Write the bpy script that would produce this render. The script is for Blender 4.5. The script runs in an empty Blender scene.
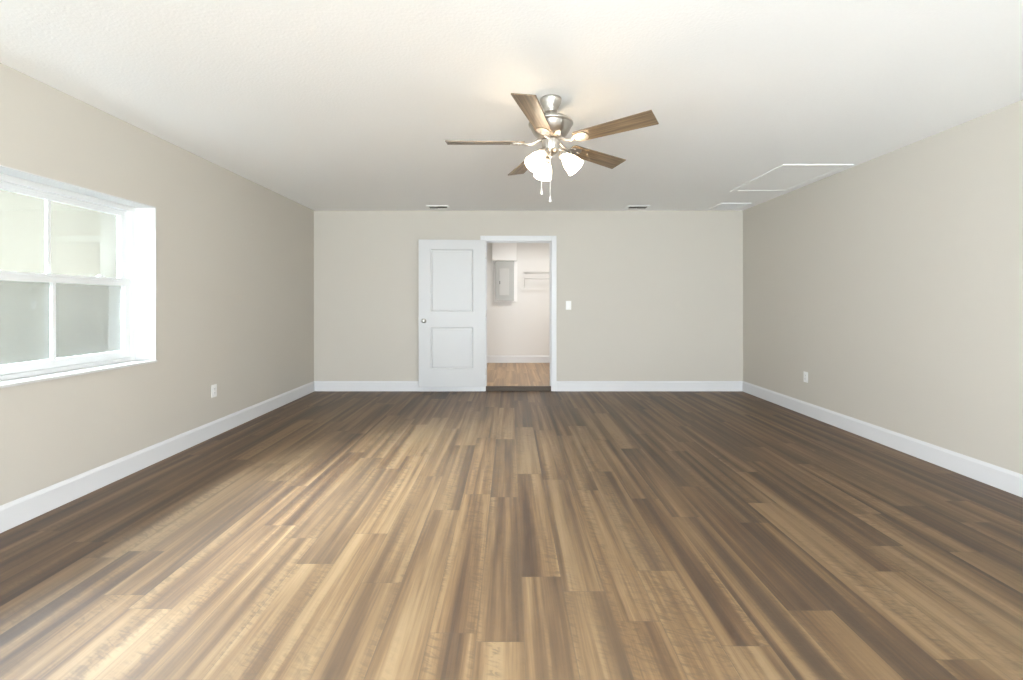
import bpy, bmesh, math, random
from mathutils import Vector, Matrix
PI = math.pi
R = math.radians
scene = bpy.context.scene
COL = scene.collection

# ------------------------------------------------------------------ camera
F_PX = 455.0
cd = bpy.data.cameras.new('camera')
cam = bpy.data.objects.new('camera', cd)
COL.objects.link(cam)
cd.sensor_width = 36.0
cd.sensor_fit = 'HORIZONTAL'
cd.lens = F_PX / 1023 * 36.0
cd.shift_x = (511.5 - 510.0) / 1023
cd.shift_y = -(340.0 - 303.0) / 1023      # rising horizon: level camera, shifted lens
cd.clip_start = 0.02
cam.location = (0, 0, 1.22)
cam.rotation_euler = (R(90), 0, 0)
scene.camera = cam

# ------------------------------------------------------------------ exposure
vs = scene.view_settings
vs.view_transform = 'Standard'
vs.look = 'None'
vs.gamma = 1
vs.exposure = 0.06
vs.use_curve_mapping = False

# light levels
P = dict(sky=3.2, side=160.0, side_z=1.22, side_h=2.2, west=285.0, west_z=0.38, west_h=0.6, rear=545.0, rear_z=1.22, rear_h=2.2, sun=285.0, sun_el=50.0, sun_dy=0.28, sun_ang=58.0, bulb=4.0, shade=4.5, closet=29.0)

# ------------------------------------------------------------------ room numbers
XL, XR, YB, YF, H = -2.715, 3.227, 6.30, -3.5, 2.50
STEP = 0.065
YC = 8.80            # closet back wall
CX0, CX1 = -0.95, 1.75

# ------------------------------------------------------------------ sky
world = bpy.data.worlds.new('sky')
scene.world = world
world.use_nodes = True
wn = world.node_tree
wn.nodes.clear()
wo = wn.nodes.new('ShaderNodeOutputWorld')
wb = wn.nodes.new('ShaderNodeBackground')
wt = wn.nodes.new('ShaderNodeTexCoord')
wsep = wn.nodes.new('ShaderNodeSeparateXYZ')
wr = wn.nodes.new('ShaderNodeValToRGB')
wn.links.new(wt.outputs['Generated'], wsep.inputs[0])
wn.links.new(wsep.outputs['Z'], wr.inputs['Fac'])
wr.color_ramp.elements[0].position = 0.0
wr.color_ramp.elements[0].color = (0.45, 0.46, 0.46, 1)
wr.color_ramp.elements[1].position = 0.9
wr.color_ramp.elements[1].color = (0.96, 0.985, 1.0, 1)
wn.links.new(wr.outputs[0], wb.inputs['Color'])
wb.inputs['Strength'].default_value = P['sky']
wn.links.new(wb.outputs[0], wo.inputs['Surface'])


def add_light(name, kind, loc, energy, color=(1, 1, 1), rot=(0, 0, 0), size=0.1, size_y=None):
    l = bpy.data.lights.new(name, kind)
    l.energy = energy
    l.color = color
    if kind == 'AREA':
        l.size = size
        if size_y:
            l.shape = 'RECTANGLE'
            l.size_y = size_y
    elif kind == 'POINT':
        l.shadow_soft_size = size
    elif kind == 'SUN':
        l.angle = size
    o = bpy.data.objects.new(name, l)
    COL.objects.link(o)
    o.location = loc
    o.rotation_euler = rot
    return o


# veiled sun, high above the neighbouring house on the window side
sun = add_light('sun', 'SUN', (-6, 0, 9), P['sun'], (0.74, 0.88, 1.0), size=R(P['sun_ang']))
sun.rotation_euler = Vector((math.cos(R(P['sun_el'])), P['sun_dy'], -math.sin(R(P['sun_el'])))).to_track_quat('-Z', 'Y').to_euler()
# added fill lamp outside the invented rear glass doors, in place of daylight
add_light('rear_fill_light', 'AREA', (0.3, YF - 0.35, P['rear_z']), P['rear'], (0.845, 0.91, 1.0), (R(90), 0, 0), 5.4, P['rear_h'])
# added fill lamp outside unseen right-hand doors behind the photographer
add_light('side_fill_light', 'AREA', (XR + 0.35, -1.75, P['side_z']), P['side'], (0.845, 0.91, 1.0), (R(90), 0, R(90)), 2.6, P['side_h'])
add_light('west_fill_light', 'AREA', (XL - 0.35, -1.5, P['west_z']), P['west'], (0.845, 0.91, 1.0), (R(90), 0, R(-90)), 3.0, P['west_h'])  # also an added fill, outside unseen doors in the left wall
# closet ceiling lamp
add_light('closet_lamp', 'AREA', (0.75, 7.5, 2.47), P['closet'], (1.0, 0.965, 0.93), (0, 0, 0), 0.3)
BULB_W = P['bulb']
SHADE_EMIT = P['shade']
BULB_COLOR = (1.0, 0.86, 0.68)

# ------------------------------------------------------------------ materials
def new_mat(name):
    m = bpy.data.materials.new(name)
    m.use_nodes = True
    nt = m.node_tree
    b = nt.nodes['Principled BSDF']
    return m, nt, b


def N(nt, t, **kw):
    n = nt.nodes.new(t)
    for k, v in kw.items():
        setattr(n, k, v)
    return n


def L(nt, a, b):
    nt.links.new(a, b)


def math_node(nt, op, a, b=None, c=None):
    n = nt.nodes.new('ShaderNodeMath')
    n.operation = op
    for i, v in enumerate((a, b, c)):
        if v is None:
            continue
        if isinstance(v, (int, float)):
            n.inputs[i].default_value = v
        else:
            nt.links.new(v, n.inputs[i])
    return n.outputs[0]


def combine(nt, x, y, z=0.0):
    n = nt.nodes.new('ShaderNodeCombineXYZ')
    for i, v in enumerate((x, y, z)):
        if isinstance(v, (int, float)):
            n.inputs[i].default_value = v
        else:
            nt.links.new(v, n.inputs[i])
    return n.outputs[0]


def mixc(nt, fac, a, b, mode='MIX'):
    n = nt.nodes.new('ShaderNodeMix')
    n.data_type = 'RGBA'
    n.blend_type = mode
    for i, v in ((0, fac), (6, a), (7, b)):
        if isinstance(v, (int, float)):
            n.inputs[i].default_value = v
        elif isinstance(v, tuple):
            n.inputs[i].default_value = (*v, 1) if len(v) == 3 else v
        else:
            nt.links.new(v, n.inputs[i])
    return n.outputs[2]


def ramp(nt, fac, stops):
    n = nt.nodes.new('ShaderNodeValToRGB')
    cr = n.color_ramp
    while len(cr.elements) < len(stops):
        cr.elements.new(0.5)
    for e, (p, c) in zip(cr.elements, stops):
        e.position = p
        e.color = (*c, 1) if len(c) == 3 else c
    nt.links.new(fac, n.inputs['Fac'])
    return n.outputs[0]


def plain(name, col, rough=0.5, metal=0.0, spec=0.5, bump=0.0, bscale=300.0):
    """solid colour with a faint procedural mottling and optional texture bump"""
    m, nt, b = new_mat(name)
    tc = N(nt, 'ShaderNodeTexCoord')
    no = N(nt, 'ShaderNodeTexNoise')
    no.inputs['Scale'].default_value = bscale
    no.inputs['Detail'].default_value = 2
    L(nt, tc.outputs['Object'], no.inputs['Vector'])
    c2 = tuple(c * 0.97 for c in col)
    L(nt, mixc(nt, no.outputs['Fac'], tuple(col), c2), b.inputs['Base Color'])
    b.inputs['Roughness'].default_value = rough
    b.inputs['Metallic'].default_value = metal
    b.inputs['Specular IOR Level'].default_value = spec
    if bump:
        bn = N(nt, 'ShaderNodeBump')
        bn.inputs['Strength'].default_value = bump
        bn.inputs['Distance'].default_value = 0.004
        L(nt, no.outputs['Fac'], bn.inputs['Height'])
        L(nt, bn.outputs[0], b.inputs['Normal'])
    return m


def plank_floor(name, x0, w=0.175, length=1.22, seed=0.0, tint=1.0, lit_mix=0.0):
    m, nt, b = new_mat(name)
    tc = N(nt, 'ShaderNodeTexCoord')
    sp = N(nt, 'ShaderNodeSeparateXYZ')
    L(nt, tc.outputs['Object'], sp.inputs[0])
    x, y = sp.outputs['X'], sp.outputs['Y']
    u = math_node(nt, 'DIVIDE', math_node(nt, 'SUBTRACT', x, x0), w)
    row = math_node(nt, 'FLOOR', u)
    fu = math_node(nt, 'FRACT', u)
    wn1 = N(nt, 'ShaderNodeTexWhiteNoise', noise_dimensions='1D')
    L(nt, math_node(nt, 'ADD', row, 17.37 + seed), wn1.inputs['W'])
    v = math_node(nt, 'ADD', math_node(nt, 'DIVIDE', y, length), wn1.outputs['Value'])
    idx = math_node(nt, 'FLOOR', v)
    fv = math_node(nt, 'FRACT', v)
    wn2 = N(nt, 'ShaderNodeTexWhiteNoise', noise_dimensions='3D')
    L(nt, combine(nt, row, idx, 3.1 + seed), wn2.inputs['Vector'])
    rs = N(nt, 'ShaderNodeSeparateColor')
    L(nt, wn2.outputs['Color'], rs.inputs[0])
    r1, r2, r3 = rs.outputs[0], rs.outputs[1], rs.outputs[2]
    # long heart/sap bands running down each board
    nb = N(nt, 'ShaderNodeTexNoise')
    nb.inputs['Scale'].default_value = 1.0
    nb.inputs['Detail'].default_value = 3.0
    nb.inputs['Roughness'].default_value = 0.5
    nb.inputs['Distortion'].default_value = 0.3
    bx_ = math_node(nt, 'ADD', math_node(nt, 'MULTIPLY', x, 14.0), math_node(nt, 'MULTIPLY', r1, 60.0))
    by_ = math_node(nt, 'ADD', math_node(nt, 'MULTIPLY', y, 0.40), math_node(nt, 'MULTIPLY', r2, 40.0))
    L(nt, combine(nt, bx_, by_, r3), nb.inputs['Vector'])
    # fine straight grain
    ng = N(nt, 'ShaderNodeTexNoise')
    ng.inputs['Scale'].default_value = 1.0
    ng.inputs['Detail'].default_value = 4.0
    ng.inputs['Roughness'].default_value = 0.62
    gx = math_node(nt, 'ADD', math_node(nt, 'MULTIPLY', x, 95.0), math_node(nt, 'MULTIPLY', r2, 90.0))
    gy = math_node(nt, 'ADD', math_node(nt, 'MULTIPLY', y, 2.6), math_node(nt, 'MULTIPLY', r1, 30.0))
    L(nt, combine(nt, gx, gy, 0.0), ng.inputs['Vector'])
    # curly cross figure, only along some bands
    nc = N(nt, 'ShaderNodeTexNoise')
    nc.inputs['Scale'].default_value = 1.0
    nc.inputs['Detail'].default_value = 3.0
    nc.inputs['Distortion'].default_value = 1.2
    cx_ = math_node(nt, 'ADD', math_node(nt, 'MULTIPLY', x, 16.0), math_node(nt, 'MULTIPLY', r3, 50.0))
    cy_ = math_node(nt, 'ADD', math_node(nt, 'MULTIPLY', y, 46.0), math_node(nt, 'MULTIPLY', x, 18.0))
    L(nt, combine(nt, cx_, cy_, r1), nc.inputs['Vector'])
    nm = N(nt, 'ShaderNodeTexNoise')
    nm.inputs['Scale'].default_value = 1.0
    nm.inputs['Detail'].default_value = 1.0
    mx_ = math_node(nt, 'ADD', math_node(nt, 'MULTIPLY', x, 9.0), math_node(nt, 'MULTIPLY', r3, 33.0))
    my_ = math_node(nt, 'ADD', math_node(nt, 'MULTIPLY', y, 0.9), math_node(nt, 'MULTIPLY', r1, 21.0))
    L(nt, combine(nt, mx_, my_, 5.0), nm.inputs['Vector'])
    mask = ramp(nt, nm.outputs['Fac'], [(0.46, (0, 0, 0)), (0.60, (1, 1, 1))])
    # tone = bands + board shift + grain
    t = math_node(nt, 'ADD', nb.outputs['Fac'], math_node(nt, 'MULTIPLY', math_node(nt, 'SUBTRACT', r3, 0.5), 0.14))
    t = math_node(nt, 'ADD', t, math_node(nt, 'MULTIPLY', math_node(nt, 'SUBTRACT', ng.outputs['Fac'], 0.5), 0.34))
    k = tint
    col = ramp(nt, t, [(0.30, (0.088 * k, 0.038 * k, 0.012 * k)),
                       (0.42, (0.195 * k, 0.094 * k, 0.032 * k)),
                       (0.53, (0.325 * k, 0.176 * k, 0.068 * k)),
                       (0.67, (0.500 * k, 0.310 * k, 0.145 * k))])
    fig = math_node(nt, 'MULTIPLY', mask, ramp(nt, nc.outputs['Fac'], [(0.38, (1, 1, 1)), (0.54, (0, 0, 0))]))
    col = mixc(nt, math_node(nt, 'MULTIPLY', fig, 0.48), col, (0.13 * k, 0.070 * k, 0.030 * k))
    # warm/grey variation between boards
    col = mixc(nt, math_node(nt, 'MULTIPLY', r1, 0.25), col, (0.225 * k, 0.148 * k, 0.078 * k))
    # pale tan mixed in, putting the closet's brighter light into its boards
    col = mixc(nt, lit_mix, col, (0.50, 0.385, 0.27))
    # joints
    e1 = math_node(nt, 'LESS_THAN', fu, 0.012)
    e2 = math_node(nt, 'LESS_THAN', fv, 0.0022)
    edge = math_node(nt, 'MAXIMUM', e1, e2)
    col = mixc(nt, math_node(nt, 'MULTIPLY', edge, 0.55), col, (0.05, 0.033, 0.02))
    L(nt, col, b.inputs['Base Color'])
    rr = math_node(nt, 'ADD', math_node(nt, 'MULTIPLY', ng.outputs['Fac'], 0.10), 0.47)
    L(nt, rr, b.inputs['Roughness'])
    b.inputs['Specular IOR Level'].default_value = 0.9
    bn = N(nt, 'ShaderNodeBump')
    bn.inputs['Strength'].default_value = 0.12
    bn.inputs['Distance'].default_value = 0.002
    L(nt, math_node(nt, 'SUBTRACT', ng.outputs['Fac'], edge), bn.inputs['Height'])
    L(nt, bn.outputs[0], b.inputs['Normal'])
    return m


def wood_blade(name):
    m, nt, b = new_mat(name)
    tc = N(nt, 'ShaderNodeTexCoord')
    sp = N(nt, 'ShaderNodeSeparateXYZ')
    L(nt, tc.outputs['Object'], sp.inputs[0])
    n1 = N(nt, 'ShaderNodeTexNoise')
    n1.inputs['Scale'].default_value = 1
    n1.inputs['Detail'].default_value = 4
    n1.inputs['Distortion'].default_value = 0.4
    L(nt, combine(nt, math_node(nt, 'MULTIPLY', sp.outputs['X'], 3.0),
                  math_node(nt, 'MULTIPLY', sp.outputs['Y'], 60.0), 0.0), n1.inputs['Vector'])
    col = ramp(nt, n1.outputs['Fac'], [(0.3, (0.085, 0.058, 0.036)), (0.5, (0.18, 0.127, 0.078)), (0.7, (0.28, 0.205, 0.13))])
    L(nt, col, b.inputs['Base Color'])
    b.inputs['Roughness'].default_value = 0.38
    return m


def glass_mat(name, tint=(1, 1, 1)):
    m, nt, b = new_mat(name)
    nt.nodes.remove(b)
    out = nt.nodes['Material Output']
    tr = N(nt, 'ShaderNodeBsdfTransparent')
    tr.inputs[0].default_value = (*tint, 1)
    gl = N(nt, 'ShaderNodeBsdfGlossy')
    gl.inputs['Roughness'].default_value = 0.0
    fr = N(nt, 'ShaderNodeFresnel')
    fr.inputs[0].default_value = 1.3
    mx = N(nt, 'ShaderNodeMixShader')
    L(nt, fr.outputs[0], mx.inputs[0])
    L(nt, tr.outputs[0], mx.inputs[1])
    L(nt, gl.outputs[0], mx.inputs[2])
    L(nt, mx.outputs[0], out.inputs['Surface'])
    return m


def screen_mat(name):
    """insect mesh: too fine to resolve, part open and part grey thread"""
    m, nt, b = new_mat(name)
    out = nt.nodes['Material Output']
    b.inputs['Base Color'].default_value = (0.10, 0.10, 0.095, 1)
    b.inputs['Roughness'].default_value = 0.7
    tr = N(nt, 'ShaderNodeBsdfTransparent')
    mx = N(nt, 'ShaderNodeMixShader')
    mx.inputs[0].default_value = 0.30
    L(nt, tr.outputs[0], mx.inputs[1])
    L(nt, b.outputs[0], mx.inputs[2])
    L(nt, mx.outputs[0], out.inputs['Surface'])
    return m


def shade_mat(name):
    m, nt, b = new_mat(name)
    out = nt.nodes['Material Output']
    b.inputs['Base Color'].default_value = (0.93, 0.90, 0.85, 1)
    b.inputs['Roughness'].default_value = 0.35
    tl = N(nt, 'ShaderNodeBsdfTranslucent')
    tl.inputs[0].default_value = (0.95, 0.9, 0.82, 1)
    mx = N(nt, 'ShaderNodeMixShader')
    mx.inputs[0].default_value = 0.6
    L(nt, b.outputs[0], mx.inputs[1])
    L(nt, tl.outputs[0], mx.inputs[2])
    em = N(nt, 'ShaderNodeEmission')
    em.inputs[0].default_value = (*BULB_COLOR, 1)
    em.inputs[1].default_value = SHADE_EMIT
    ad = N(nt, 'ShaderNodeAddShader')
    L(nt, mx.outputs[0], ad.inputs[0])
    L(nt, em.outputs[0], ad.inputs[1])
    L(nt, ad.outputs[0], out.inputs['Surface'])
    return m


def emit_mat(name, col, s):
    m, nt, b = new_mat(name)
    b.inputs['Base Color'].default_value = (*col, 1)
    b.inputs['Emission Color'].default_value = (*col, 1)
    b.inputs['Emission Strength'].default_value = s
    return m


WALL_COL = (0.580, 0.542, 0.482)
M = {
    'wall': plain('greige_wall_paint', WALL_COL, 0.6, spec=0.3, bump=0.08, bscale=180),
    'ceiling': plain('white_ceiling_texture', (0.95, 0.95, 0.945), 0.8, spec=0.2, bump=0.35, bscale=70),
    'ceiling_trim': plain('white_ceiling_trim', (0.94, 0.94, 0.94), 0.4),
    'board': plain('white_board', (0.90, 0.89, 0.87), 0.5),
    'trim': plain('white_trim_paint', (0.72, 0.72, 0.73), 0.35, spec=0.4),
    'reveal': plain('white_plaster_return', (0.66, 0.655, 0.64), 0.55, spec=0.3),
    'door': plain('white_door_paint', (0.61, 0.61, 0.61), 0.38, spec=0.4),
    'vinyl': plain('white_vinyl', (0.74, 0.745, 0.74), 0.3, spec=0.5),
    'closet': plain('closet_wall_paint', (0.77, 0.755, 0.73), 0.6, spec=0.3),
    'floor': plank_floor('wood_plank_floor', -0.124, tint=0.40),
    'floor_closet': plank_floor('closet_plank_floor', -0.06, seed=5.0, tint=1.15, lit_mix=0.45),  # room planks, with the closet's brighter light put into the colour
    'riser': plain('dark_stained_riser', (0.060, 0.037, 0.017), 0.45, bscale=60),
    'nickel': plain('brushed_nickel', (0.60, 0.57, 0.53), 0.28, metal=1.0),
    'dark': plain('dark_slot', (0.02, 0.02, 0.02), 0.6),
    'louver': plain('register_shadow_grey', (0.22, 0.22, 0.22), 0.6),
    'blade': wood_blade('walnut_blade'),
    'shade': shade_mat('frosted_lit_glass'),
    'bulb': emit_mat('warm_bulb', (1.0, 0.85, 0.62), SHADE_EMIT * 2.4),
    'plate': plain('white_plastic_plate', (0.82, 0.815, 0.80), 0.35),
    'panel': plain('grey_panel_enamel', (0.42, 0.42, 0.40), 0.4),
    'panel_door': plain('light_grey_panel_enamel', (0.50, 0.495, 0.47), 0.4),
    'wire': plain('white_coated_wire', (0.74, 0.73, 0.71), 0.4),
    'glass': glass_mat('clear_glass', (0.97, 0.98, 0.97)),
    'screen': screen_mat('insect_screen_mesh'),
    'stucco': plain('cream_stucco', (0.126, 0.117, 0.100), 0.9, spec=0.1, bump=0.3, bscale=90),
    'paving': plain('dry_mulch_ground', (0.085, 0.08, 0.065), 0.9, spec=0.1, bump=0.5, bscale=40),
    'roof': plain('brown_shingle', (0.18, 0.15, 0.13), 0.9),
    'bead': plain('white_pull', (0.85, 0.84, 0.82), 0.4),
}


# ------------------------------------------------------------------ mesh builder
class MB:
    def __init__(self):
        self.bm = bmesh.new()

    def box(self, x0, x1, y0, y1, z0, z1, bevel=0.0, mi=0):
        r = bmesh.ops.create_cube(self.bm, size=1.0)
        vs_ = r['verts']
        for v in vs_:
            v.co = Vector((x0 + (v.co.x + .5) * (x1 - x0), y0 + (v.co.y + .5) * (y1 - y0), z0 + (v.co.z + .5) * (z1 - z0)))
        fs = set(f for v in vs_ for f in v.link_faces)
        for f in fs:
            f.material_index = mi
        if bevel:
            es = list(set(e for v in vs_ for e in v.link_edges))
            bmesh.ops.bevel(self.bm, geom=es, offset=bevel, segments=2, profile=0.5, affect='EDGES')
        return self

    def lathe(self, prof, seg=40, mat=None, cap=True):
        """prof: list of (r, z) from one end to the other"""
        rings = []
        for r, z in prof:
            ring = []
            for i in range(seg):
                a = 2 * PI * i / seg
                p = Vector((r * math.cos(a), r * math.sin(a), z))
                ring.append(self.bm.verts.new(mat @ p if mat else p))
            rings.append(ring)
        for a, b in zip(rings, rings[1:]):
            for i in range(seg):
                j = (i + 1) % seg
                f = self.bm.faces.new((a[i], a[j], b[j], b[i]))
                f.smooth = True
        if cap:
            self.bm.faces.new(list(reversed(rings[0])))
            self.bm.faces.new(rings[-1])
        return self

    def tube(self, pts, r, seg=10, cap=True):
        pts = [Vector(p) for p in pts]
        rings = []
        up = Vector((0.123, 0.456, 0.88)).normalized()
        for i, p in enumerate(pts):
            if i == 0:
                d = pts[1] - p
            elif i == len(pts) - 1:
                d = p - pts[-2]
            else:
                d = (pts[i + 1] - p).normalized() + (p - pts[i - 1]).normalized()
            d.normalize()
            a = d.cross(up).normalized()
            b = d.cross(a).normalized()
            rr = r[i] if isinstance(r, (list, tuple)) else r
            rings.append([self.bm.verts.new(p + a * rr * math.cos(2 * PI * k / seg) + b * rr * math.sin(2 * PI * k / seg)) for k in range(seg)])
        for a, b in zip(rings, rings[1:]):
            for k in range(seg):
                j = (k + 1) % seg
                f = self.bm.faces.new((a[k], a[j], b[j], b[k]))
                f.smooth = True
        if cap:
            self.bm.faces.new(list(reversed(rings[0])))
            self.bm.faces.new(rings[-1])
        return self

    def prism(self, poly, z0, z1, bevel=0.0, mat=None):
        """poly in xy, extruded z0..z1"""
        old = set(self.bm.verts)
        lo = [self.bm.verts.new(Vector((x, y, z0))) for x, y in poly]
        hi = [self.bm.verts.new(Vector((x, y, z1))) for x, y in poly]
        n = len(poly)
        fs = [self.bm.faces.new(list(reversed(lo))), self.bm.faces.new(hi)]
        for i in range(n):
            j = (i + 1) % n
            fs.append(self.bm.faces.new((lo[i], lo[j], hi[j], hi[i])))
        if bevel:
            es = list(set(e for f in fs[:2] for e in f.edges))
            bmesh.ops.bevel(self.bm, geom=es, offset=bevel, segments=2, profile=0.5, affect='EDGES')
        if mat:
            for v in self.bm.verts:
                if v not in old:
                    v.co = mat @ v.co
        return self

    def ring(self, axis, a0, a1, o, i):
        """rectangular frame: outer rect o=(u0,u1,w0,w1), inner rect i, depth a0..a1 along axis (x or y or z)"""
        def P(a, u, w):
            return {'x': (a, u, w), 'y': (u, a, w), 'z': (u, w, a)}[axis]
        oc = [(o[0], o[2]), (o[1], o[2]), (o[1], o[3]), (o[0], o[3])]
        ic = [(i[0], i[2]), (i[1], i[2]), (i[1], i[3]), (i[0], i[3])]
        V = lambda a, c: [self.bm.verts.new(P(a, *q)) for q in c]
        A, B, C_, D = V(a0, oc), V(a0, ic), V(a1, oc), V(a1, ic)
        for k in range(4):
            j = (k + 1) % 4
            self.bm.faces.new((A[k], A[j], B[j], B[k]))
            self.bm.faces.new((C_[k], D[k], D[j], C_[j]))
            self.bm.faces.new((A[k], C_[k], C_[j], A[j]))
            self.bm.faces.new((B[k], B[j], D[j], D[k]))
        return self

    def build(self, name, mats, parent=None, loc=None, kind=None, local=False):
        bmesh.ops.recalc_face_normals(self.bm, faces=self.bm.faces)
        org = Vector(loc) if loc is not None else Vector((0, 0, 0))
        pl = parent_loc(parent) if parent else Vector((0, 0, 0))
        if not local:
            off = org if loc is not None else pl
            for v in self.bm.verts:
                v.co -= off
        me = bpy.data.meshes.new(name)
        self.bm.to_mesh(me)
        self.bm.free()
        for m_ in (mats if isinstance(mats, (list, tuple)) else [mats]):
            me.materials.append(m_)
        o = bpy.data.objects.new(name, me)
        COL.objects.link(o)
        if parent:
            o.parent = parent
            o.location = (org - pl) if loc is not None else (0, 0, 0)
        else:
            o.location = org
        if kind:
            o['kind'] = kind
        return o


def parent_loc(o):
    v = Vector((0, 0, 0))
    while o:
        v += o.location
        o = o.parent
    return v


def tag(o, label, cat, group=None):
    o['label'] = label
    o['category'] = cat
    if group:
        o['group'] = group
    return o


def thing(name, loc, label, cat, group=None):
    o = bpy.data.objects.new(name, None)
    o.empty_display_size = 0.1
    COL.objects.link(o)
    o.location = loc
    return tag(o, label, cat, group)


S = 'structure'
# ------------------------------------------------------------------ SHELL
T = 0.20
WY0, WY1, WZ0, WZ1 = 1.046, 3.49, 0.77, 1.956       # window opening in the left wall
SY0, SY1, SZ0, SZ1 = -3.05, -0.45, 0.05, 2.36        # side glass doors, unseen and added to let in fill light
LY0, LY1 = -3.05, 0.05  # left-wall glass doors, likewise added for the light
DX0, DX1, DZ1 = -0.335, 0.568, 2.075               # doorway in the back wall

b = MB()
b.box(XL - T, XR + T, YF - T, YB, -0.12, 0.0)
b.build('floor', M['floor'], kind=S)
b = MB()
b.box(XL - T, XR + T, YF - T, YB + 0.12, H, H + 0.12)
b.build('ceiling', M['ceiling'], kind=S)
b = MB()
b.box(XL - T, XL, LY1, WY0, 0, H)
b.box(XL - T, XL, YF - T, LY0, 0, H)
b.box(XL - T, XL, LY0, LY1, 0, SZ0)
b.box(XL - T, XL, LY0, LY1, SZ1, H)
b.box(XL - T, XL, WY1, YB + 0.12, 0, H)
b.box(XL - T, XL, WY0, WY1, 0, WZ0)
b.box(XL - T, XL, WY0, WY1, WZ1, H)
b.build('wall_left', M['wall'], kind=S)
b = MB()
b.box(XR, XR + T, SY1, YB + 0.12, 0, H)
b.box(XR, XR + T, YF - T, SY0, 0, H)
b.box(XR, XR + T, SY0, SY1, 0, SZ0)
b.box(XR, XR + T, SY0, SY1, SZ1, H)
b.build('wall_right', M['wall'], kind=S)
b = MB()
b.box(XL, DX0 - 0.02, YB, YB + 0.12, 0, H)
b.box(DX1 + 0.02, XR, YB, YB + 0.12, 0, H)
b.box(DX0 - 0.02, DX1 + 0.02, YB, YB + 0.12, DZ1 + 0.02, H)
b.build('wall_back', M['wall'], kind=S)
RX0, RX1, RZ0, RZ1 = -2.4, 2.95, 0.05, 2.36  # rear doors added in an unseen wall, set back to even the light
b = MB()
b.box(XL, RX0, YF - T, YF, 0, H)
b.box(RX1, XR, YF - T, YF, 0, H)
b.box(RX0, RX1, YF - T, YF, 0, RZ0)
b.box(RX0, RX1, YF - T, YF, RZ1, H)
b.build('wall_front', M['wall'], kind=S)

# closet
b = MB()
b.box(CX0, CX1, YB + 0.02, YC, STEP - 0.06, STEP)
b.build('floor_closet', M['floor_closet'], kind=S)
b = MB()
b.box(CX0 - 0.1, CX1 + 0.1, YB + 0.12, YC + 0.1, H, H + 0.1)
b.build('ceiling_closet', M['ceiling'], kind=S)
b = MB()
b.box(CX0 - 0.1, CX1 + 0.1, YC, YC + 0.1, 0, H)
b.build('wall_closet_back', M['closet'], kind=S)
b = MB()
b.box(CX0 - 0.1, CX0, YB + 0.12, YC, 0, H)
b.build('wall_closet_left', M['closet'], kind=S)
b = MB()
b.box(CX1, CX1 + 0.1, YB + 0.12, YC, 0, H)
b.build('wall_closet_right', M['closet'], kind=S)

# baseboards: profile with eased top, extruded along the wall
BH, BT = 0.140, 0.015


def baseboard(name, p0, p1, inward, z0=0.0):
    p0, p1, n = Vector((*p0, 0)), Vector((*p1, 0)), Vector((*inward, 0))
    prof = [(0.0, 0.0), (BT, 0.0), (BT, BH - 0.022), (BT - 0.004, BH - 0.012), (BT - 0.008, BH - 0.006), (0.005, BH), (0.0, BH)]
    m = MB()
    A = [m.bm.verts.new(p0 + n * d + Vector((0, 0, z0 + h))) for d, h in prof]
    B = [m.bm.verts.new(p1 + n * d + Vector((0, 0, z0 + h))) for d, h in prof]
    k = len(prof)
    for i in range(k):
        j = (i + 1) % k
        m.bm.faces.new((A[i], A[j], B[j], B[i]))
    m.bm.faces.new(A)
    m.bm.faces.new(B)
    return m.build(name, M['trim'], kind=S)


CW = 0.075
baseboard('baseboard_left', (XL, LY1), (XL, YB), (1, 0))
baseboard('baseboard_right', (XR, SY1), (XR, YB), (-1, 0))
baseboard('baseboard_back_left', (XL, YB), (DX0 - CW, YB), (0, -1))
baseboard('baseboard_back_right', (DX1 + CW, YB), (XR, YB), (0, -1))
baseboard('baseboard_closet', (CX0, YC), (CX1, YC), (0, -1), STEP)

# door casing and jamb
b = MB()
y0, y1 = YB - 0.016, YB
b.box(DX0 - CW, DX0 - 0.006, y0, y1, 0, DZ1 + CW, 0.003)
b.box(DX1 + 0.006, DX1 + CW, y0, y1, 0, DZ1 + CW, 0.003)
b.box(DX0 - 0.006, DX1 + 0.006, y0, y1, DZ1 + 0.006, DZ1 + CW, 0.003)
b.box(DX0 - 0.02, DX0, YB, YB + 0.12, 0, DZ1 + 0.02)
b.box(DX1, DX1 + 0.02, YB, YB + 0.12, 0, DZ1 + 0.02)
b.box(DX0, DX1, YB, YB + 0.12, DZ1, DZ1 + 0.02)
b.box(DX0, DX0 + 0.012, YB + 0.045, YB + 0.085, STEP, DZ1)          # stops
b.box(DX1 - 0.012, DX1, YB + 0.045, YB + 0.085, STEP, DZ1)
b.box(DX0 + 0.012, DX1 - 0.012, YB + 0.045, YB + 0.085, DZ1 - 0.012, DZ1)
casing = b.build('trim_1', M['trim'], kind=S)
b = MB()
b.box(DX1 - 0.002, DX1 + 0.001, YB + 0.008, YB + 0.036, 0.93, 1.0)
b.build('strike_plate', M['nickel'], casing)
# wooden riser of the step up into the closet
b = MB()
b.box(DX0, DX1, YB - 0.004, YB + 0.02, 0.0, STEP + 0.002, 0.002)
b.build('trim_2', M['riser'], kind=S)

# ------------------------------------------------------------------ door leaf (swung right round against the wall)
DW, DH, DT = 0.908, 2.012, 0.035
door = MB()
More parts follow.
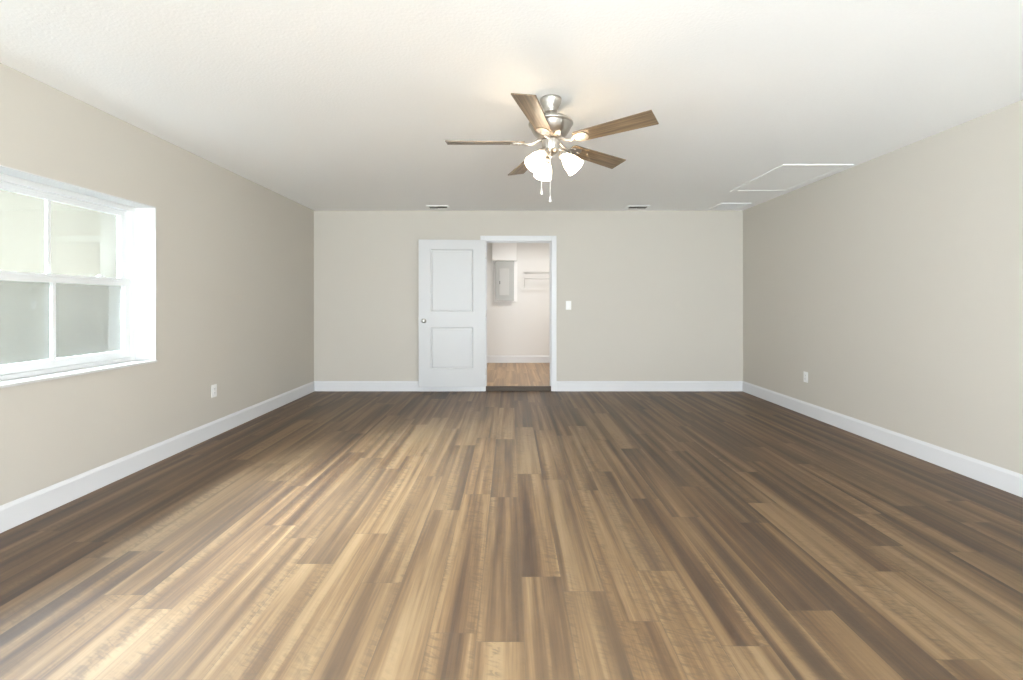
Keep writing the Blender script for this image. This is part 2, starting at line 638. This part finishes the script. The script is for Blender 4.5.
# local: x from 0 (hinge) to -DW, y from -DT (room side) to 0, z from 0
bm = door.bm
xs = [0.0, -0.168, -DW + 0.160, -DW]
zs = [0.0, 0.245, 0.815, 1.020, 1.882, DH]
vv = {}
for iy, yy in enumerate((-DT, 0.0)):
    for ix, xx in enumerate(xs):
        for iz, zz in enumerate(zs):
            vv[ix, iy, iz] = bm.verts.new((xx, yy, zz))
pan = []
for iy in (0, 1):
    for ix in range(3):
        for iz in range(5):
            f = bm.faces.new((vv[ix, iy, iz], vv[ix + 1, iy, iz], vv[ix + 1, iy, iz + 1], vv[ix, iy, iz + 1]))
            if ix == 1 and iz in (1, 3):
                pan.append(f)
for iz in range(5):
    for ix in (0, 3):
        bm.faces.new((vv[ix, 0, iz], vv[ix, 1, iz], vv[ix, 1, iz + 1], vv[ix, 0, iz + 1]))
for ix in range(3):
    for iz in (0, 5):
        bm.faces.new((vv[ix, 0, iz], vv[ix + 1, 0, iz], vv[ix + 1, 1, iz], vv[ix, 1, iz]))
bmesh.ops.recalc_face_normals(bm, faces=bm.faces)
for f in pan:                                # moulded panels: ogee groove, then a raised field
    for th, dp in ((0.006, -0.004), (0.012, -0.006), (0.012, 0.0), (0.016, 0.005), (0.02, 0.0)):
        bmesh.ops.inset_region(bm, faces=[f], thickness=th, depth=dp)
HX, HY = DX0 - 0.004, YB - 0.020
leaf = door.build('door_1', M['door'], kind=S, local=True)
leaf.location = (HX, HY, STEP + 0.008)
leaf.rotation_euler = (0, 0, R(3.5))
km = MB()
rot = Matrix.Translation((-DW + 0.072, -DT, 0.905)) @ Matrix.Rotation(R(90), 4, 'X')
km.lathe([(0.0325, 0.0), (0.0325, 0.004), (0.028, 0.009), (0.013, 0.012), (0.0115, 0.030), (0.019, 0.036), (0.0265, 0.046),
          (0.0275, 0.056), (0.023, 0.064), (0.010, 0.068)], 28, rot)
knob = km.build('door_knob', M['nickel'], leaf, local=True)
for hz in (0.2, 1.0, 1.8):
    hm = MB()
    hm.lathe([(0.006, -0.045), (0.006, 0.045)], 12, Matrix.Translation((0.006, -DT + 0.030, hz)))
    hm.box(0.0, 0.0025, -DT + 0.002, 0.0, hz - 0.044, hz + 0.044)
    hm.build('hinge', M['nickel'], leaf, local=True)

# ------------------------------------------------------------------ left window (single-hung pair; the nearer unit is unseen, added to light the floor)
GX = XL - 0.155             # room face of the window frame
win = MB()
OUT = XL - T - 0.03
units = [(WY0, (WY0 + WY1) / 2), ((WY0 + WY1) / 2, WY1)]
for ya, yb in units:
    win.ring('x', OUT, GX, (ya, yb, WZ0, WZ1), (ya + 0.042, yb - 0.042, WZ0 + 0.04, WZ1 - 0.042))
    # inner track lips
    win.ring('x', GX - 0.0395, GX - 0.0365, (ya + 0.041, yb - 0.041, WZ0 + 0.039, WZ1 - 0.041), (ya + 0.052, yb - 0.052, WZ0 + 0.05, WZ1 - 0.052))
w1 = win.build('window_1', M['vinyl'], loc=(GX, (WY0 + WY1) / 2, WZ0), kind=S)
ZM = 1.374
for ya, yb in units:
    a, c = ya + 0.0425, yb - 0.0425
    yc = (ya + yb) / 2
    # upper sash sits further out
    b = MB()
    xo0, xo1 = GX - 0.068, GX - 0.041
    b.ring('x', xo0, xo1, (a, c, ZM - 0.022, WZ1 - 0.0425), (a + 0.046, c - 0.046, ZM + 0.022, WZ1 - 0.082))
    b.box(xo0 + 0.006, xo1 - 0.006, yc - 0.011, yc + 0.011, ZM + 0.020, WZ1 - 0.080)
    us = b.build('upper_sash', M['vinyl'], w1)
    b = MB()
    b.box(xo0 + 0.012, xo0 + 0.016, a + 0.044, c - 0.044, ZM + 0.020, WZ1 - 0.080)
    b.build('glass_pane', M['glass'], us)
    # lower sash
    b = MB()
    xi0, xi1 = GX - 0.036, GX - 0.006
    b.ring('x', xi0, xi1, (a, c, WZ0 + 0.042, ZM + 0.028), (a + 0.044, c - 0.044, WZ0 + 0.095, ZM - 0.026))
    b.box(xi0 + 0.006, xi1 - 0.008, yc - 0.011, yc + 0.011, WZ0 + 0.093, ZM - 0.024)
    b.box(xi1 - 0.002, xi1 + 0.006, a + 0.1, c - 0.1, ZM + 0.010, ZM + 0.020, 0.002)      # lift rail
    ls = b.build('lower_sash', M['vinyl'], w1)
    b = MB()
    b.box(xi0 + 0.012, xi0 + 0.016, a + 0.042, c - 0.042, WZ0 + 0.093, ZM - 0.024)
    b.build('glass_pane', M['glass'], ls)
    for ly in (yc - 0.33, yc + 0.33):
        b = MB()
        b.box(xi0 + 0.004, xi1 - 0.002, ly - 0.025, ly + 0.025, ZM + 0.028, ZM + 0.035, 0.003)
        b.lathe([(0.012, ZM + 0.035), (0.012, ZM + 0.042), (0.008, ZM + 0.045)], 16, Matrix.Translation((xi0 + 0.014, ly, 0)))
        b.build('sash_lock', M['vinyl'], ls)
    b = MB()
    b.box(OUT + 0.012, OUT + 0.014, a + 0.012, c - 0.012, WZ0 + 0.05, ZM + 0.005)
    b.build('insect_screen', M['screen'], w1)
# white plaster returns lining the opening
b = MB()
t_ = 0.006
b.box(GX, XL + 0.0008, WY1 - t_, WY1, WZ0, WZ1)
b.box(GX, XL + 0.0008, WY0, WY0 + t_, WZ0, WZ1)
b.box(GX, XL + 0.0008, WY0 + t_, WY1 - t_, WZ1 - t_, WZ1)
b.build('window_return', M['reveal'], w1)
b = MB()
b.box(GX, XL + 0.012, WY0, WY1, WZ0 - 0.004, WZ0 + 0.014, 0.003)
b.build('window_sill', M['reveal'], w1)

# unseen glass doors on three sides, added to carry the fill light
b = MB()
b.ring('y', YF - T, YF - 0.1, (RX0, RX1, RZ0, RZ1), (RX0 + 0.06, RX1 - 0.06, RZ0 + 0.06, RZ1 - 0.06))
for x in (RX0 + (RX1 - RX0) / 3, RX0 + (RX1 - RX0) * 2 / 3):
    b.box(x - 0.04, x + 0.04, YF - T + 0.01, YF - 0.11, RZ0 + 0.06, RZ1 - 0.06)
w2 = b.build('window_added_2', M['vinyl'], kind=S)
b = MB()
b.box(RX0 + 0.06, RX1 - 0.06, YF - 0.16, YF - 0.155, RZ0 + 0.06, RZ1 - 0.06)
b.build('glass_pane', M['glass'], w2)
b = MB()
b.ring('x', XR + 0.1, XR + T, (SY0, SY1, SZ0, SZ1), (SY0 + 0.06, SY1 - 0.06, SZ0 + 0.06, SZ1 - 0.06))
y = (SY0 + SY1) / 2
b.box(XR + 0.11, XR + T - 0.01, y - 0.04, y + 0.04, SZ0 + 0.06, SZ1 - 0.06)
w3 = b.build('window_added_3', M['vinyl'], kind=S)  # right-hand doors, added for the fill lamp behind them
b = MB()
b.box(XR + 0.155, XR + 0.16, SY0 + 0.06, SY1 - 0.06, SZ0 + 0.06, SZ1 - 0.06)
b.build('glass_pane', M['glass'], w3)

b = MB()
b.ring('x', XL - T, XL - 0.1, (LY0, LY1, SZ0, SZ1), (LY0 + 0.06, LY1 - 0.06, SZ0 + 0.06, SZ1 - 0.06))
y = (LY0 + LY1) / 2
b.box(XL - T + 0.01, XL - 0.11, y - 0.04, y + 0.04, SZ0 + 0.06, SZ1 - 0.06)
w4 = b.build('window_added_4', M['vinyl'], kind=S)  # left-hand doors, added the same way for their fill lamp
b = MB()
b.box(XL - 0.16, XL - 0.155, LY0 + 0.06, LY1 - 0.06, SZ0 + 0.06, SZ1 - 0.06)
b.build('glass_pane', M['glass'], w4)

# ------------------------------------------------------------------ outside
b = MB()
b.box(-30, 30, -25, 25, -0.32, -0.22)
g = b.build('ground', M['paving'], kind=S)
nh = thing('neighbor_house', (-6.2, 2.0, -0.22), 'cream stucco neighbouring house wall filling the view through the window', 'house')
b = MB()
b.box(-12.0, -6.2, -6.0, 4.25, -0.22, 3.1)
b.box(-12.0, -5.95, 4.25, 14.0, -0.22, 3.1)
b.build('wall', M['stucco'], nh)
b = MB()
b.prism([(-12.6, 3.1), (-5.85, 3.1), (-9.2, 4.6)], -14.2, 6.2, mat=Matrix.Rotation(R(90), 4, 'X'))
b.build('roof', M['roof'], nh)

# ------------------------------------------------------------------ ceiling fan
FX, FY = 0.256, 2.855
fan = thing('ceiling_fan', (FX, FY, H), 'brushed nickel five-blade ceiling fan with three lit frosted glass lamps', 'ceiling fan')
TF = Matrix.Translation((FX, FY, 0))
b = MB()
b.lathe([(0.067, 2.4995), (0.0675, 2.490), (0.066, 2.484), (0.061, 2.468), (0.048, 2.442), (0.039, 2.428), (0.041, 2.425), (0.041, 2.418), (0.036, 2.413), (0.022, 2.410), (0.014, 2.408)], 40, TF)
b.build('canopy', M['nickel'], fan)
b = MB()
b.lathe([(0.0125, 2.415), (0.0125, 2.37)], 20, TF)
b.lathe([(0.020, 2.395), (0.024, 2.390), (0.024, 2.380), (0.034, 2.376)], 20, TF)
b.build('downrod', M['nickel'], fan)
b = MB()
b.lathe([(0.03, 2.378), (0.09, 2.371), (0.126, 2.361), (0.138, 2.350), (0.140, 2.343), (0.139, 2.337), (0.133, 2.334), (0.131, 2.330),
         (0.126, 2.316), (0.116, 2.296), (0.102, 2.276), (0.084, 2.259), (0.066, 2.248), (0.050, 2.246)], 56, TF)
b.build('motor_housing', M['nickel'], fan)
b = MB()
b.lathe([(0.046, 2.247), (0.046, 2.240), (0.050, 2.240)], 40, TF)
b.build('flywheel', M['dark'], fan)
# fluted switch housing carrying the lamps
b = MB()
seg = 72
prof = [(0.040, 2.243), (0.056, 2.240), (0.058, 2.232), (0.057, 2.210), (0.054, 2.188), (0.050, 2.178), (0.044, 2.166), (0.030, 2.156), (0.016, 2.150), (0.010, 2.138)]
rings = []
for r_, z_ in prof:
    ring = []
    for i in range(seg):
        a = 2 * PI * i / seg
        fl = 1.0 - (0.05 if 2.18 < z_ < 2.235 else 0.0) * (0.5 + 0.5 * math.cos(a * 18))
        ring.append(b.bm.verts.new((FX + r_ * fl * math.cos(a), FY + r_ * fl * math.sin(a), z_)))
    rings.append(ring)
for A, B in zip(rings, rings[1:]):
    for i in range(seg):
        j = (i + 1) % seg
        b.bm.faces.new((A[i], A[j], B[j], B[i])).smooth = True
b.bm.faces.new(rings[0])
b.bm.faces.new(rings[-1])
b.build('light_kit', M['nickel'], fan)

# blades: local frame at the fan axis, blade along +x, pitched
PITCH = R(-12.5)
ZB = 2.222
proto_blade = proto_iron = None
for k in range(5):
    ang = R(181 + 72 * k)
    if k == 0:
        b = MB()
        n = 6
        r0, r1 = 0.165, 0.654
        hw0, hw1 = 0.050, 0.066
        poly = [(r0, -hw0 + 0.012), (r0 + 0.012, -hw0)]
        poly += [(r1 - 0.002, -hw1), (r1, -hw1 + 0.002), (r1, hw1 - 0.002), (r1 - 0.002, hw1)]
        poly += [(r0 + 0.012, hw0), (r0, hw0 - 0.012)]
        b.prism(poly, -0.0035, 0.0035, 0.0012, Matrix.Rotation(PITCH, 4, 'X'))
        proto_blade = b.build('blade', M['blade'], fan, local=True)
        bl = proto_blade
        # iron: arm from the hub dropping onto the blade, ending in a rounded plate with three screws
        b = MB()
        b.tube([(0.046, 0, 0.021), (0.075, 0, 0.018), (0.105, 0, 0.0), (0.135, 0, -0.008), (0.165, 0, -0.009)], [0.011, 0.012, 0.011, 0.010, 0.009], 10)
        pl_ = [(0.150, -0.014), (0.185, -0.034), (0.215, -0.040), (0.240, -0.034), (0.252, -0.018), (0.256, 0.0),
               (0.252, 0.018), (0.240, 0.034), (0.215, 0.040), (0.185, 0.034), (0.150, 0.014)]
        b.prism(pl_, -0.0085, -0.0042, 0.001, Matrix.Rotation(PITCH, 4, 'X'))
        for sx, sy in ((0.195, -0.02), (0.195, 0.02), (0.235, 0.0)):
            b.lathe([(0.006, -0.012), (0.0065, -0.0085)], 12, Matrix.Rotation(PITCH, 4, 'X') @ Matrix.Translation((sx, sy, 0)))
        proto_iron = b.build('blade_iron', M['nickel'], fan, local=True)
        ir = proto_iron
    else:
        bl = proto_blade.copy()
        ir = proto_iron.copy()
        for o in (bl, ir):
            COL.objects.link(o)
            o.parent = fan
    for o in (bl, ir):
        o.location = (0, 0, ZB - H)
        o.rotation_euler = (Matrix.Rotation(R(-1.8), 3, 'X') @ Matrix.Rotation(ang, 3, 'Z')).to_euler()      # the rotor hangs a little out of true

# three tilted bell shades
SH_TILT = R(42)
for k, deg in enumerate((345, 225, 105)):
    a = R(deg)
    # local axis: -Z tilted outward
    base = Vector((FX + 0.074 * math.cos(a), FY + 0.074 * math.sin(a), 2.148))
    mat = Matrix.Translation(base) @ Matrix.Rotation(a, 4, 'Z') @ Matrix.Rotation(-SH_TILT, 4, 'Y')
    b = MB()
    # curved arm from the kit to the socket
    d = Vector((math.cos(a), math.sin(a), 0))
    c0 = Vector((FX, FY, 0))
    b.tube([c0 + d * 0.035 + Vector((0, 0, 2.184)), c0 + d * 0.056 + Vector((0, 0, 2.180)), c0 + d * 0.068 + Vector((0, 0, 2.168)), base + Vector((0, 0, 0.004))], 0.0075, 10)
    b.lathe([(0.010, 0.018), (0.020, 0.012), (0.029, 0.002), (0.031, -0.010), (0.029, -0.020)], 28, mat)
    b.build('shade_holder', M['nickel'], fan)
    b = MB()
    pr = [(0.024, -0.008), (0.027, -0.022), (0.036, -0.040), (0.046, -0.062), (0.052, -0.085), (0.055, -0.106), (0.058, -0.120), (0.061, -0.126)]
    inn = [(r_ - 0.003, z_) for r_, z_ in reversed(pr)]
    b.lathe(pr + [(0.0595, -0.1275)] + inn, 40, mat, cap=False)
    sh = b.build('lamp_shade', M['shade'], fan)
    b = MB()
    b.lathe([(0.010, -0.012), (0.012, -0.030), (0.019, -0.048), (0.024, -0.066), (0.021, -0.084), (0.012, -0.094), (0.003, -0.097)], 24, mat)
    b.build('bulb', M['bulb'], sh)
    p = mat @ Vector((0, 0, -0.112))
    add_light('bulb_light', 'POINT', p, BULB_W, BULB_COLOR, size=0.03)

for (dx, dy, zb) in ((-0.062, -0.06, 1.915), (-0.008, -0.045, 1.872)):
    b = MB()
    x, y = FX + dx, FY + dy
    b.tube([(FX + dx * 0.6, FY + dy * 0.6, 2.185), (x, y, 2.160), (x, y, zb)], 0.0016, 6)
    z = zb + 0.01
    while z < 2.155:
        z += 0.012
        b.lathe([(0.0006, z - 0.0024), (0.0024, z), (0.0006, z + 0.0024)], 6, Matrix.Translation((x, y, 0)))
    ch = b.build('pull_chain', M['bead'], fan)
    b = MB()
    b.lathe([(0.002, zb + 0.006), (0.0035, zb), (0.0045, zb - 0.014), (0.008, zb - 0.024), (0.0075, zb - 0.028), (0.003, zb - 0.030)], 16, Matrix.Translation((x, y, 0)))
    b.build('pull_fob', M['bead'], ch)

# ------------------------------------------------------------------ ceiling hatch, grille, registers
HX0, HX1, HY0, HY1 = 2.515, 3.165, 4.19, 5.20
hatch = thing('attic_hatch', ((HX0 + HX1) / 2, (HY0 + HY1) / 2, H), 'white-framed rectangular attic access hatch in the ceiling by the right wall', 'attic hatch')
b = MB()
b.ring('z', H - 0.010, H - 0.0005, (HX0, HX1, HY0, HY1), (HX0 + 0.055, HX1 - 0.055, HY0 + 0.055, HY1 - 0.055))
b.build('hatch_frame', M['ceiling_trim'], hatch)
b = MB()
b.box(HX0 + 0.056, HX1 - 0.056, HY0 + 0.056, HY1 - 0.056, H - 0.006, H - 0.0005)
b.build('hatch_panel', M['ceiling'], hatch)

GX0, GX1, GY0, GY1 = 2.70, 3.085, 5.82, 6.17
gr = thing('return_grille', ((GX0 + GX1) / 2, (GY0 + GY1) / 2, H), 'square white louvered return air grille in the ceiling at the far right corner', 'air grille')
b = MB()
b.ring('z', H - 0.012, H - 0.0005, (GX0, GX1, GY0, GY1), (GX0 + 0.03, GX1 - 0.03, GY0 + 0.03, GY1 - 0.03))
b.build('grille_frame', M['ceiling_trim'], gr)
b = MB()
b.box(GX0 + 0.031, GX1 - 0.031, GY0 + 0.031, GY1 - 0.031, H - 0.003, H - 0.0005)
b.build('grille_backing', M['louver'], gr)
b = MB()
y = GY0 + 0.036
while y < GY1 - 0.04:
    b.bm.faces.ensure_lookup_table()
    b.prism([(y, H - 0.0125), (y + 0.010, H - 0.004), (y + 0.012, H - 0.005), (y + 0.002, H - 0.0135)], GX0 + 0.031, GX1 - 0.031,
            mat=Matrix(((0, 0, 1, 0), (1, 0, 0, 0), (0, 1, 0, 0), (0, 0, 0, 1))))
    y += 0.0135
b.build('louver_bank', M['ceiling_trim'], gr)


def register(cx, cy, label):
    w, d = 0.145, 0.085
    t = thing('ceiling_register', (cx, cy, H), label, 'air vent', 'white supply registers in the ceiling near the back wall')
    m = MB()
    m.ring('z', H - 0.010, H - 0.0005, (cx - w, cx + w, cy - d, cy + d), (cx - w + 0.025, cx + w - 0.025, cy - d + 0.025, cy + d - 0.025))
    m.build('register_frame', M['ceiling_trim'], t)
    m = MB()
    m.box(cx - w + 0.026, cx + w - 0.026, cy - d + 0.026, cy + d - 0.026, H - 0.003, H - 0.0005)
    m.build('register_backing', M['dark'], t)
    m = MB()
    for sgn in (-1, 1):
        for i in range(8):
            x = cx + sgn * (0.010 + i * 0.0135)
            m.prism([(x, H - 0.003), (x + sgn * 0.007, H - 0.012), (x + sgn * 0.0085, H - 0.012), (x + sgn * 0.0015, H - 0.003)], cy - d + 0.026, cy + d - 0.026,
                    mat=Matrix(((1, 0, 0, 0), (0, 0, 1, 0), (0, 1, 0, 0), (0, 0, 0, 1))))
    m.build('vane_bank', M['louver'], t)
    return t


register(-0.955, 6.05, 'white louvered ceiling register above the open white door')
register(1.70, 6.06, 'white louvered ceiling register nearer the right wall than the doorway')


# ------------------------------------------------------------------ outlets and switch
def outlet(pos, normal, label):
    """duplex outlet; built facing -y then turned"""
    t = thing('wall_outlet', pos, label, 'outlet', 'white duplex outlets low on the side walls')
    m = MB()
    m.box(-0.035, 0.035, -0.006, -0.0005, -0.0575, 0.0575, 0.002)
    m.build('cover_plate', M['plate'], t, local=True)
    for s in (-1, 1):
        m = MB()
        pts = []
        for i in range(24):
            a = 2 * PI * i / 24
            pts.append((max(-0.0145, min(0.0145, 0.0175 * math.cos(a))), max(-0.0135, min(0.0135, 0.0175 * math.sin(a)))))
        m.prism(pts, -0.009, -0.0055, 0, Matrix.Translation((0, 0, s * 0.0195)) @ Matrix.Rotation(R(90), 4, 'X') @ Matrix.Scale(-1, 4, (0, 0, 1)))
        rc = m.build('receptacle', M['plate'], t, local=True)
        m = MB()
        zc = s * 0.0195
        m.box(-0.0075, -0.0055, -0.0096, -0.0085, zc - 0.002, zc + 0.007)
        m.box(0.0055, 0.0075, -0.0096, -0.0085, zc - 0.001, zc + 0.006)
        m.lathe([(0.0024, 0), (0.0024, 0.001)], 10, Matrix.Translation((0, -0.0086, zc - 0.0075)) @ Matrix.Rotation(R(90), 4, 'X'))
        m.build('slot', M['dark'], rc, local=True)
    m = MB()
    m.lathe([(0.003, 0), (0.0025, 0.0012)], 10, Matrix.Translation((0, -0.006, 0)) @ Matrix.Rotation(R(90), 4, 'X'))
    m.build('screw', M['nickel'], t, local=True)
    t.rotation_euler = (0, 0, normal)
    return t


outlet((XL, 4.17, 0.415), R(90), 'white duplex outlet low on the left wall beyond the window')
outlet((XR, 4.96, 0.413), R(-90), 'white duplex outlet low on the right wall')

sw = thing('light_switch', (0.81, YB, 1.187), 'white rocker light switch on the back wall right of the doorway', 'light switch')
b = MB()
b.box(-0.037, 0.037, -0.006, -0.0005, -0.060, 0.060, 0.002)
b.build('cover_plate', M['plate'], sw, local=True)
b = MB()
b.prism([(-0.033, -0.010), (0.0, -0.0075), (0.033, -0.0065), (0.033, -0.005), (-0.033, -0.005)], -0.0165, 0.0165,
        mat=Matrix(((0, 0, 1, 0), (0, 1, 0, 0), (1, 0, 0, 0), (0, 0, 0, 1))))
b.build('rocker', M['plate'], sw, local=True)
for z in (-0.048, 0.048):
    b = MB()
    b.lathe([(0.003, 0), (0.0025, 0.0012)], 10, Matrix.Translation((0, -0.006, z)) @ Matrix.Rotation(R(90), 4, 'X'))
    b.build('screw', M['nickel'], sw, local=True)

# ------------------------------------------------------------------ closet contents
# boxed-in chase above the breaker panel and its backing board
b = MB()
b.box(-0.345, 0.128, YC - 0.12, YC - 0.0005, 2.03, H - 0.0005, 0.003)
b.box(-0.305, 0.140, YC - 0.03, YC - 0.0005, 1.245, 2.03)
b.build('trim_3', M['board'], kind=S)
PX0, PX1, PZ0, PZ1 = -0.280, 0.076, 1.262, 2.024
pn = thing('electrical_panel', ((PX0 + PX1) / 2, YC - 0.03, PZ0), 'grey electrical breaker panel on the closet back wall', 'electrical panel')
b = MB()
b.box(PX0 + 0.012, PX1 - 0.012, YC - 0.095, YC - 0.0305, PZ0 + 0.012, PZ1 - 0.012)
b.build('enclosure', M['panel'], pn)
b = MB()
b.box(PX0, PX1, YC - 0.102, YC - 0.095, PZ0, PZ1, 0.003)
b.build('trim_cover', M['panel'], pn)
b = MB()
b.box(PX0 + 0.075, PX1 - 0.095, YC - 0.112, YC - 0.1025, 1.365, 1.875, 0.003)
dr = b.build('panel_door', M['panel_door'], pn)
b = MB()
b.box(PX0 + 0.080, PX0 + 0.092, YC - 0.117, YC - 0.112, 1.58, 1.64, 0.002)
b.build('latch', M['dark'], dr)

sx0, sx1, sy0, sz = 0.262, CX1 - 0.001, YC - 0.31, 1.80
ws = thing('wire_shelf', ((sx0 + sx1) / 2, YC, sz), 'white ventilated wire closet shelf on the closet back wall', 'wire shelf')
b = MB()
for y, z, r_ in ((YC - 0.006, sz, 0.004), (sy0, sz, 0.004), (YC - 0.155, sz - 0.004, 0.003), (sy0, sz - 0.03, 0.004)):
    b.tube([(sx0, y, z), (sx1, y, z)], r_, 8)
x = sx0
while x < sx1:
    b.tube([(x, YC - 0.004, sz + 0.003), (x, sy0, sz + 0.003), (x, sy0 - 0.003, sz - 0.03)], 0.0016, 6)
    x += 0.0254
b.build('wire_deck', M['wire'], ws)
b = MB()
b.tube([(sx0 + 0.01, sy0 + 0.02, sz - 0.125), (sx1, sy0 + 0.02, sz - 0.125)], 0.008, 10)
b.build('hang_rod', M['wire'], ws)
for x in (sx0 + 0.01, 1.05):
    b = MB()
    b.tube([(x, sy0, sz - 0.03), (x, sy0 + 0.012, sz - 0.13), (x, YC - 0.008, sz - 0.285)], 0.0055, 8)
    b.box(x - 0.010, x + 0.010, YC - 0.006, YC - 0.0005, sz - 0.32, sz - 0.26, 0.001)
    b.build('support_bracket', M['wire'], ws)
